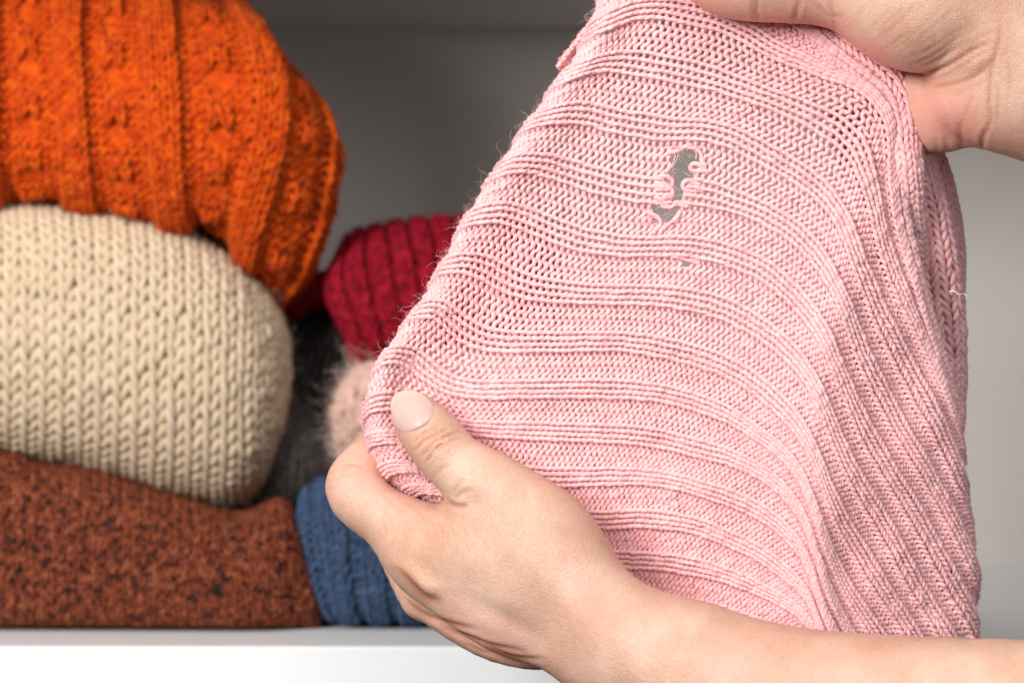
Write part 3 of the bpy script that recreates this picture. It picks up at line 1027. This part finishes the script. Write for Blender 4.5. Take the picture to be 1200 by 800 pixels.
for cu, cv, cn in [(784, 212, 14), (774, 236, 14), (814, 205, 12), (807, 232, 8), (800, 174, 12), (766, 258, 9), (790, 258, 6)]:
    for q in range(cn):
        a0 = np.array([cu + hg.normal(0, 5), cv + hg.normal(0, 5), -1.5])
        d0 = hg.normal(0, 1, 3) * np.array([1, 1, 0.15]); d0 /= np.linalg.norm(d0)
        row = [a0]
        for st in range(7):
            d0 = d0 + hg.normal(0, 0.45, 3) * np.array([1, 1, 0.15]); d0 /= np.linalg.norm(d0)
            row.append(row[-1] + d0 * hg.uniform(1.2, 3.0))
        hp.append(row)
hp = np.array(hp)
hw_ = P(hp[..., 0], hp[..., 1], Y0 + hp[..., 2] / 1000)
v, f, _ = tubes(hw_, np.broadcast_to(np.array([0.1, -1, 0.05]), hw_.shape), np.full(hw_.shape[:2], 0.2 * PX), 3)
o = link("frayed_fibres", mesh_np("frayed_fibres", v, f), pink_f, pk); o["kind"] = "stuff"
loose_yarn("white_fibre", [(1112, 342, 2), (1118, 341, 1), (1124, 345, 1), (1130, 344, 2), (1133, 348, 2)], 0.45 * PX, fibre_mat("white_fibre", (0.85, 0.83, 0.8)), pk)


# ------------------------------------------------------------------ hands
def smin(a, b, k):
    h = np.maximum(k - np.abs(a - b), 0) / k
    return np.minimum(a, b) - h * h * k * 0.25


class Field:
    def __init__(self, lo, hi, h):
        self.lo = np.array(lo); self.h = h
        n = np.ceil((np.array(hi) - self.lo) / h).astype(int) + 1
        self.n = n
        self.F = np.full(n, 0.03, np.float32)
        self.ax = [(self.lo[i] + np.arange(n[i]) * h).astype(np.float32) for i in range(3)]

    def seg(self, pa, pb, ra, rb, k, F=None):
        F = self.F if F is None else F
        m = max(ra, rb) + 0.016
        lo = np.minimum(pa, pb) - m; hi = np.maximum(pa, pb) + m
        i0 = np.clip(np.floor((lo - self.lo) / self.h).astype(int), 0, self.n - 1)
        i1 = np.clip(np.ceil((hi - self.lo) / self.h).astype(int) + 1, 1, self.n)
        sl = tuple(slice(a, b) for a, b in zip(i0, i1))
        X = self.ax[0][sl[0]][:, None, None] - np.float32(pa[0]); Y = self.ax[1][sl[1]][None, :, None] - np.float32(pa[1]); Z = self.ax[2][sl[2]][None, None] - np.float32(pa[2])
        ab = (pb - pa).astype(np.float32)
        L2 = float(ab @ ab) + 1e-12
        t = np.clip((X * ab[0] + Y * ab[1] + Z * ab[2]) / L2, 0, 1)
        d = np.sqrt((X - t * ab[0]) ** 2 + (Y - t * ab[1]) ** 2 + (Z - t * ab[2]) ** 2) - (ra + (rb - ra) * t)
        F[sl] = smin(F[sl], d.astype(np.float32), k)

    def chain(self, pts, k=0.004, sub=4, F=None):
        """pts: (u, v, d mm towards the viewer, radius px)."""
        pts = np.array(pts, float)
        Y = Y0 - pts[:, 2] / 1000
        w = np.c_[P(pts[:, 0], pts[:, 1], Y), pts[:, 3] * Y / FPX]
        if len(w) > 2:
            d = np.r_[0, np.cumsum(np.linalg.norm(np.diff(w[:, :3], axis=0), axis=1))]
            q = np.unique(np.concatenate([np.linspace(d[i], d[i + 1], sub + 1) for i in range(len(d) - 1)]))
            w = nat_spline(d, w, q)
        own = np.full(self.n, 0.03, np.float32)
        for a, b in zip(w[:-1], w[1:]):
            self.seg(a[:3], b[:3], a[3], b[3], 0.0008, own)
        T = self.F if F is None else F
        T[:] = smin(T, own, k)


def surface_nets(fd, F):
    lo, h = fd.lo, fd.h
    S = F < 0
    c = np.zeros(tuple(np.array(F.shape) - 1), np.int8)
    sl = [slice(0, -1), slice(1, None)]
    for i in (0, 1):
        for j in (0, 1):
            for k in (0, 1):
                c += S[sl[i], sl[j], sl[k]]
    act = (c > 0) & (c < 8)
    idx = np.argwhere(act)
    num = np.full(act.shape, -1, np.int64); num[act] = np.arange(len(idx))
    acc = np.zeros((len(idx), 3)); cnt = np.zeros(len(idx))
    corners = [(i, j, k) for i in (0, 1) for j in (0, 1) for k in (0, 1)]
    val = {cc: F[idx[:, 0] + cc[0], idx[:, 1] + cc[1], idx[:, 2] + cc[2]].astype(float) for cc in corners}
    for ca in corners:
        for axs in range(3):
            if ca[axs] == 0:
                cb = list(ca); cb[axs] = 1; cb = tuple(cb)
                va, vb = val[ca], val[cb]
                m = (va < 0) != (vb < 0)
                t = np.where(m, va / (va - vb + 1e-20), 0)
                pos = np.array(ca, float)[None].repeat(len(idx), 0)
                pos[:, axs] += t
                acc[m] += pos[m]; cnt[m] += 1
    vert = lo + (idx + acc / cnt[:, None]) * h
    quads = []
    for axs in range(3):
        o1, o2 = [(1, 2), (2, 0), (0, 1)][axs]
        s0 = [slice(None)] * 3; s1 = [slice(None)] * 3
        s0[axs] = slice(0, -1); s1[axs] = slice(1, None)
        A_, B_ = S[tuple(s0)], S[tuple(s1)]
        e = np.argwhere(A_ != B_)
        ok = (e[:, o1] > 0) & (e[:, o2] > 0) & (e[:, o1] < F.shape[o1] - 1) & (e[:, o2] < F.shape[o2] - 1)
        e = e[ok]
        flip = A_[e[:, 0], e[:, 1], e[:, 2]]
        d1 = np.zeros(3, int); d1[o1] = 1
        d2 = np.zeros(3, int); d2[o2] = 1
        q = np.stack([num[tuple((e - d1 - d2).T)], num[tuple((e - d2).T)], num[tuple(e.T)], num[tuple((e - d1).T)]], 1)
        q[~flip] = q[~flip][:, ::-1]
        quads.append(q)
    return vert, np.concatenate(quads)


def vnormals(v, f):
    n = np.cross(v[f[:, 2]] - v[f[:, 0]], v[f[:, 3]] - v[f[:, 1]])
    out = np.zeros_like(v)
    for k in range(4):
        for i in range(3):
            out[:, i] += np.bincount(f[:, k], n[:, i], len(v))
    return out / (np.linalg.norm(out, axis=1, keepdims=True) + 1e-15)


def relax(v, f, it, lam=0.5, mu=-0.52):
    e = np.concatenate([f[:, [0, 1]], f[:, [1, 2]], f[:, [2, 3]], f[:, [3, 0]]])
    deg = np.bincount(e.ravel(), minlength=len(v)).astype(float)
    for k in range(it):
        for w in (lam, mu):
            s = np.zeros_like(v)
            for i in range(3):
                s[:, i] = np.bincount(e[:, 0], v[e[:, 1], i], len(v)) + np.bincount(e[:, 1], v[e[:, 0], i], len(v))
            v = v + w * (s / deg[:, None] - v)
    return v


def dist_poly(u, v, pl):
    pl = np.array(pl, float)
    if len(pl) > 2:
        d = np.r_[0, np.cumsum(np.hypot(*np.diff(pl, axis=0).T))]
        pl = nat_spline(d, pl, np.linspace(0, d[-1], len(pl) * 4))
    best = np.full(u.shape, 1e9); tt = np.zeros(u.shape)
    n = len(pl) - 1
    for i in range(n):
        a, b = pl[i], pl[i + 1]
        ab = b - a
        t = np.clip(((u - a[0]) * ab[0] + (v - a[1]) * ab[1]) / (ab @ ab + 1e-9), 0, 1)
        d = np.hypot(u - a[0] - t * ab[0], v - a[1] - t * ab[1])
        m = d < best
        best = np.where(m, d, best); tt = np.where(m, (i + t) / n, tt)
    return best, tt


def sculpt(v, f, creases, bumps, reds):
    """press creases (polyline, depth mm, half width px) and raise swellings into the skin facing the viewer."""
    n = vnormals(v, f)
    view = v - np.array([0, 0, CAMZ]); view /= np.linalg.norm(view, axis=1, keepdims=True)
    if np.mean(np.sum(n * (v - v.mean(0)), 1)) < 0:
        f = f[:, ::-1]; n = -n
    front = np.clip(-np.sum(n * view, 1) * 4, 0, 1)
    u, w = UV(v)
    off = np.zeros(len(v)); cr = np.zeros(len(v)); red = np.zeros(len(v))
    for pl, dep, wid in creases:
        d, t = dist_poly(u, w, pl)
        fade = np.clip(np.minimum(t, 1 - t) * 4.5, 0, 1) ** 0.7
        g = np.exp(-(d / wid) ** 2) * fade * front
        off -= dep * 0.001 * g
        off += dep * 0.001 * 0.28 * np.exp(-((d - 2.4 * wid) / (1.3 * wid)) ** 2) * fade * front
        cr = np.maximum(cr, g * min(1.0, dep * 2.2))
    for (bu, bv, ru, rv, ang, h) in bumps:
        c, s_ = math.cos(math.radians(ang)), math.sin(math.radians(ang))
        x = ((u - bu) * c + (w - bv) * s_) / ru; y = (-(u - bu) * s_ + (w - bv) * c) / rv
        off += h * 0.001 * np.exp(-(x * x + y * y)) * front
    for (bu, bv, ru, rv, ang, h) in reds:
        c, s_ = math.cos(math.radians(ang)), math.sin(math.radians(ang))
        x = ((u - bu) * c + (w - bv) * s_) / ru; y = (-(u - bu) * s_ + (w - bv) * c) / rv
        red = np.maximum(red, h * np.exp(-(x * x + y * y)))
    return v + n * off[:, None], f, cr, red


SKIN = skin_mat()


def build_hand(name, label, chains, box, creases, bumps, reds, h=0.0006, base=None):
    lo = np.array([box[0][0], box[1][0], box[2][0]]); hi = np.array([box[0][1], box[1][1], box[2][1]])
    fd = Field(lo, hi, h)
    for pts, k in chains:
        fd.chain(pts, k)
    v, f = surface_nets(fd, fd.F)
    v = relax(v, f, 6)
    v, f, cr, red = sculpt(v, f, creases, bumps, reds)
    m = mesh_np(name, v, f, attrs={"crease": cr, "red": red})
    o = link(name, m, SKIN)
    o["label"] = label
    o["category"] = "hand"
    o["group"] = "hands holding the pink sweater"
    return o, fd, v, f


chains1 = [
    # back of the hand and wrist, forearm leaving to the lower right
    ([(505, 662, 2, 42), (548, 684, 5, 50), (602, 708, 10, 59), (662, 732, 16, 57), (725, 768, 22, 64), (800, 784, 28, 74), (900, 818, 36, 88), (1050, 845, 46, 100), (1290, 862, 62, 110)], 0.004),
    # thumb: tip, joint, ball, down into the wrist
    ([(485, 485, 7, 26), (496, 499, 9, 31), (513, 519, 11, 34), (536, 544, 12, 34.5), (564, 564, 14, 40), (598, 592, 16, 48), (640, 632, 19, 58), (684, 690, 24, 53), (732, 737, 28, 57), (800, 776, 31, 69)], 0.007),
    # web between thumb and forefinger
    ([(476, 616, 0, 34), (512, 634, 4, 42), (560, 642, 10, 52), (620, 672, 16, 60)], 0.008),
    # forefinger bent round behind the knit
    ([(508, 660, 2, 38), (482, 642, 0, 35), (455, 611, -2, 33), (416, 570, -6, 34), (434, 538, -11, 28), (458, 510, -14, 26), (480, 492, -13, 24)], 0.004),
    # knuckle and edge of the hand below
    ([(497, 697, -9, 25), (540, 724, -8, 28), (600, 750, -4, 29), (650, 754, 4, 28), (720, 780, 14, 44)], 0.003),
    # the other three fingers, curled behind
    ([(495, 700, -9, 26), (470, 645, -25, 27), (456, 592, -33, 26), (474, 548, -35, 25), (504, 520, -30, 23)], 0.0015),
    ([(530, 712, -22, 24), (484, 660, -41, 27), (468, 602, -50, 26), (500, 562, -49, 23), (530, 545, -42, 21)], 0.0015),
    ([(575, 730, -30, 22), (530, 690, -52, 23), (515, 640, -62, 22), (540, 610, -62, 20), (562, 600, -56, 18)], 0.0015),
    ([(640, 732, -6, 46), (575, 718, -20, 32), (530, 706, -20, 28)], 0.006),
]
creases1 = [
    ([(484, 529), (492, 522), (500, 515), (514, 508), (527, 500)], 0.42, 1.4),
    ([(492, 536), (500, 529), (508, 520), (523, 511), (540, 506)], 0.50, 1.4),
    ([(487, 517), (499, 507), (514, 500)], 0.30, 1.3),
    ([(499, 543), (504, 535), (510, 526), (521, 519)], 0.42, 1.4),
    ([(490, 524), (496, 514), (506, 507), (518, 503)], 0.25, 1.2),
    ([(496, 530), (505, 517), (516, 511)], 0.22, 1.2),
    ([(512, 532), (526, 518), (541, 513)], 0.16, 1.8),
    ([(484, 521), (493, 511), (503, 504)], 0.16, 1.6),
    ([(506, 560), (518, 549), (528, 545)], 0.15, 2.2),
    ([(530, 586), (545, 575), (556, 574)], 0.25, 2.6),
    ([(528, 580), (538, 568), (546, 560)], 0.18, 2.4),
    ([(524, 587), (538, 593), (548, 592)], 0.6, 2.5),
    ([(400, 545), (412, 544), (428, 548)], 0.25, 1.8),
    ([(392, 560), (404, 556), (416, 556)], 0.10, 1.8),
    ([(462, 664), (480, 676), (500, 698), (520, 706)], 0.5, 5.0),
    ([(470, 697), (492, 716), (520, 728), (560, 738)], 0.55, 3.0),
    ([(505, 722), (540, 744), (580, 756), (620, 764)], 0.45, 2.6),
    ([(520, 734), (556, 748), (600, 768), (640, 772)], 0.45, 2.6),
    ([(560, 752), (590, 770), (620, 778)], 0.4, 2.4),
    ([(545, 750), (566, 762), (585, 766)], 0.3, 2.2),
    ([(436, 580), (452, 600), (460, 625), (458, 645)], 0.10, 2.4),
    ([(450, 580), (470, 600), (484, 625)], 0.10, 2.4),
    ([(470, 585), (492, 600), (508, 620)], 0.10, 2.4),
    ([(500, 590), (518, 600), (532, 615)], 0.10, 2.4),
]
rg = random.Random(4)
for k in range(26):     # faint parallel lines over the fold of the forefinger and on the back of the hand
    x = 405 + k * 6.2
    y = 578 + rg.uniform(-6, 6) + 0.25 * (x - 405)
    creases1.append(([(x, y), (x + 8 + rg.uniform(-3, 3), y + 16), (x + 11 + rg.uniform(-4, 4), y + 34 + rg.uniform(-8, 8))], 0.055, 1.6))
bumps1 = [
    (487, 676, 26, 9, 33, 1.3), (505, 688, 12, 10, 33, 0.8), (640, 620, 90, 40, 45, 0.5), (555, 590, 25, 15, 45, -0.8),
    (700, 700, 60, 20, 45, -0.9), (590, 725, 50, 12, 28, -0.9), (560, 640, 60, 40, 40, 0.6), (512, 520, 22, 18, 45, 0.35),
]
reds1 = [(398, 560, 22, 20, 0, 0.28), (470, 506, 18, 14, 45, 0.35), (455, 575, 40, 25, 30, 0.22), (700, 705, 60, 30, 40, 0.18), (560, 740, 70, 25, 30, 0.30), (480, 545, 10, 30, -35, 0.35), (445, 530, 20, 20, 0, 0.35), (850, 770, 80, 30, 10, 0.16), (1000, 790, 90, 30, 10, 0.14)]
c0 = P(360, 900, Y0 - 0.095); c1 = P(1290, 430, Y0 + 0.085)
hand1, fd1, hv1, hf1 = build_hand(
    "hand", "lower hand and forearm pinching the pink knit's left edge between thumb and forefinger", chains1,
    ((-0.062, 0.152), (Y0 - 0.093, Y0 + 0.074), (CAMZ - 0.138, CAMZ - 0.006)), creases1, bumps1, reds1, h=0.00064)


# thumbnail: a thin curved plate lying in the thumb's skin
def nail(fd, outline, tip_dir, parent):
    n = 26
    # bilinear patch from four sides
    def side(p):
        p = np.array(p, float)
        d = np.r_[0, np.cumsum(np.hypot(*np.diff(p, axis=0).T))]
        return nat_spline(d, p, np.linspace(0, d[-1], n))
    tip, cut_, left, right = [side(s_) for s_ in outline]
    s_ = np.linspace(0, 1, n)
    g = np.zeros((n, n, 2))
    for i in range(n):          # i: cuticle (0) to tip (1); j: left to right
        for j in range(n):
            a, b = s_[i], s_[j]
            g[i, j] = (1 - a) * cut_[j] + a * tip[j] + (1 - b) * left[i] + b * right[i] - ((1 - a) * (1 - b) * cut_[0] + (1 - a) * b * cut_[-1] + a * (1 - b) * tip[0] + a * b * tip[-1])
    # meet the skin along the line of sight
    flat = g.reshape(-1, 2)
    Ys = np.full(len(flat), Y0 - 0.03)
    for it in range(160):
        p = P(flat[:, 0], flat[:, 1], Ys)
        q = np.round((p - fd.lo) / fd.h).astype(int)
        q = np.clip(q, 0, np.array(fd.n) - 1)
        # trilinear
        x = (p - fd.lo) / fd.h
        i = np.clip(np.floor(x).astype(int), 0, np.array(fd.n) - 2); fr = x - i
        d = 0
        for cx in (0, 1):
            for cy_ in (0, 1):
                for cz in (0, 1):
                    wgt = (fr[:, 0] if cx else 1 - fr[:, 0]) * (fr[:, 1] if cy_ else 1 - fr[:, 1]) * (fr[:, 2] if cz else 1 - fr[:, 2])
                    d = d + wgt * fd.F[i[:, 0] + cx, i[:, 1] + cy_, i[:, 2] + cz]
        Ys = Ys + np.clip(d, -0.001, 0.001) * 0.6
        Ys = np.minimum(Ys, Y0 + 0.004)
    # one smooth curved plate through the skin met well inside the outline
    gi, gj = np.meshgrid(s_, s_, indexing='ij')
    inner = ((gi > 0.12) & (gi < 0.80) & (gj > 0.10) & (gj < 0.90)).ravel() & (Ys < Y0 + 0.002)
    uu = (flat[:, 0] - 487) / 20; vv = (flat[:, 1] - 485) / 20
    M = np.stack([np.ones_like(uu), uu, vv, uu * uu, uu * vv, vv * vv], 1)
    co = np.linalg.lstsq(M[inner], Ys[inner], rcond=None)[0]
    Ys = (M @ co).reshape(n, n)
    lift = 0.00042 * (np.minimum(1, np.minimum(s_, 1 - s_)[None] * 10) ** 0.5) * np.minimum(1, 0.15 + s_[:, None] * 8)
    p = P(g[..., 0], g[..., 1], Ys - lift)
    back = P(g[..., 0], g[..., 1], Ys + 0.0004)
    V = np.concatenate([p.reshape(-1, 3), back.reshape(-1, 3)])
    idx = np.arange(n * n).reshape(n, n)
    F = np.stack([idx[:-1, :-1], idx[:-1, 1:], idx[1:, 1:], idx[1:, :-1]], -1).reshape(-1, 4)
    F2 = F[:, ::-1] + n * n
    ring = np.concatenate([idx[0, :], idx[1:, -1], idx[-1, -2::-1], idx[-2:0:-1, 0]])
    nx = np.roll(ring, -1)
    F3 = np.stack([nx, ring, ring + n * n, nx + n * n], 1)
    al = np.repeat(s_, n)
    al = np.concatenate([al, al])
    m = mesh_np("thumbnail", V, np.concatenate([F, F2, F3]), attrs={"along": al})
    return link("thumbnail", m, nail_mat(), parent)


nail(fd1, [
    [(458, 481), (458, 470), (464, 461), (476, 457), (490, 459), (501, 466)],      # tip edge, left to right
    [(474, 509), (484, 505), (494, 500), (503, 494), (511, 486)],                  # cuticle, left to right
    [(474, 509), (466, 503), (460, 493), (458, 481)],                              # left side, cuticle to tip
    [(511, 486), (510, 478), (507, 471), (501, 466)],                              # right side
], None, hand1)

chains2 = [
    # outer edge of the palm, wrist and forearm leaving to the right
    ([(985, -22, 8, 50), (1030, -27, 9, 78), (1078, -6, 11, 90), (1118, -2, 12, 86), (1168, 40, 10, 90), (1230, 80, 8, 104), (1320, 120, 8, 122)], 0.003),
    # heel of the hand below the deep crease
    ([(1090, 106, -3, 36), (1108, 124, -4, 48), (1130, 110, 2, 52), (1170, 100, 8, 74), (1230, 90, 8, 100)], 0.0022),
    ([(1100, 143, -6, 37), (1114, 144, -3, 28), (1150, 146, 1, 26)], 0.003),
    # little finger along the top of the knit
    ([(992, -18, 8, 46), (945, -22, 9, 49), (898, -21, 9, 46), (850, -28, 8, 45), (822, -44, 7, 40)], 0.004),
    # other fingers and thumb above the frame
    ([(1010, -60, 4, 46), (950, -80, 4, 44), (890, -85, 2, 42), (835, -95, -2, 38)], 0.003),
    ([(1020, -110, 0, 46), (960, -140, 0, 44), (895, -150, -2, 42), (840, -150, -6, 36)], 0.003),
    ([(1080, -60, 6, 80), (1060, -110, 0, 70)], 0.008),
    ([(1120, -50, -6, 60), (1060, -70, -16, 44), (980, -80, -20, 40), (900, -90, -18, 36), (860, -90, -15, 32)], 0.004),
]
creases2 = [
    ([(1046, 82), (1062, 86), (1080, 87), (1100, 82), (1120, 72), (1142, 58), (1162, 50)], 0.7, 2.2),
    ([(1085, 103), (1104, 101), (1130, 95), (1150, 85), (1164, 71)], 0.35, 2.2),
    ([(1174, 15), (1172, 40), (1168, 60), (1163, 76), (1160, 100), (1159, 125), (1161, 140), (1154, 158), (1151, 190)], 0.36, 2.4),
    ([(1128, 138), (1125, 150), (1127, 168), (1126, 180)], 0.28, 3.0),
    ([(1154, 150), (1151, 165), (1149, 182)], 0.32, 3.0),
    ([(1108, 158), (1109, 170), (1107, 186)], 0.25, 3.0),
    ([(1095, 160), (1098, 172), (1096, 190)], 0.2, 3.0),
    ([(1110, 84), (1132, 74), (1150, 63), (1166, 58)], 0.186, 1.8),
    ([(1120, 66), (1140, 50), (1158, 40), (1172, 36)], 0.155, 1.8),
    ([(1066, 66), (1090, 56), (1120, 38), (1150, 24)], 0.124, 1.8),
    ([(1040, 62), (1060, 48), (1084, 28), (1104, 8)], 0.124, 1.7),
    ([(1022, 52), (1044, 34), (1066, 14), (1080, -4)], 0.136, 1.7),
    ([(1010, 44), (1032, 24), (1052, 4)], 0.112, 1.7),
    ([(1055, 60), (1080, 42), (1106, 20), (1124, 2)], 0.112, 1.7),
    ([(1064, 78), (1090, 66), (1112, 52), (1130, 36)], 0.136, 1.7),
    ([(1076, 80), (1098, 70), (1122, 58), (1144, 46)], 0.124, 1.7),
    ([(1000, 24), (1012, 12), (1024, -6)], 0.124, 1.8),
    ([(888, -8), (886, 8), (889, 26)], 0.45, 2.4),
    ([(882, -6), (881, 10), (884, 24)], 0.2, 2.0),
    ([(938, -4), (934, 12), (930, 27)], 0.4, 2.4),
    ([(970, -6), (976, 14), (980, 36)], 0.25, 2.4),
    ([(954, 0), (966, 14), (976, 20), (990, 18)], 0.2, 2.2),
    ([(1180, 70), (1184, 90), (1180, 120)], 0.18, 2.4),
    ([(1168, 95), (1170, 120), (1166, 150)], 0.18, 2.2),
    ([(1140, 110), (1136, 124), (1130, 140)], 0.15, 2.2),
]
for k in range(18):
    x = 1018 + rg.uniform(0, 120); y = 58 - rg.uniform(0, 56) + 0.2 * (x - 1018)
    L = rg.uniform(14, 34)
    creases2.append(([(x, y), (x + L * 0.5, y - L * 0.36 + rg.uniform(-2, 2)), (x + L, y - L * 0.75)], rg.uniform(0.05, 0.12), 1.5))
bumps2 = [(1110, 128, 30, 22, -20, 0.8), (1075, 50, 40, 26, -30, 0.6), (1148, 72, 16, 6, -35, 0.6)]
reds2 = [(1100, 140, 40, 34, 0, 0.75), (1080, 165, 20, 20, 0, 0.5), (830, 5, 40, 25, 0, 0.35), (900, 20, 40, 14, 0, 0.3), (980, 30, 30, 16, 30, 0.35), (1030, 66, 30, 14, 30, 0.35), (1135, 150, 25, 20, 0, 0.45), (960, 0, 30, 20, 0, 0.3)]
hand2, fd2, hv2, hf2 = build_hand(
    "hand", "upper hand with creased palm heel gripping the pink knit's top right corner", chains2,
    ((0.035, 0.175), (Y0 - 0.045, Y0 + 0.045), (CAMZ + 0.035, CAMZ + 0.155)), creases2, bumps2, reds2, h=0.00078)
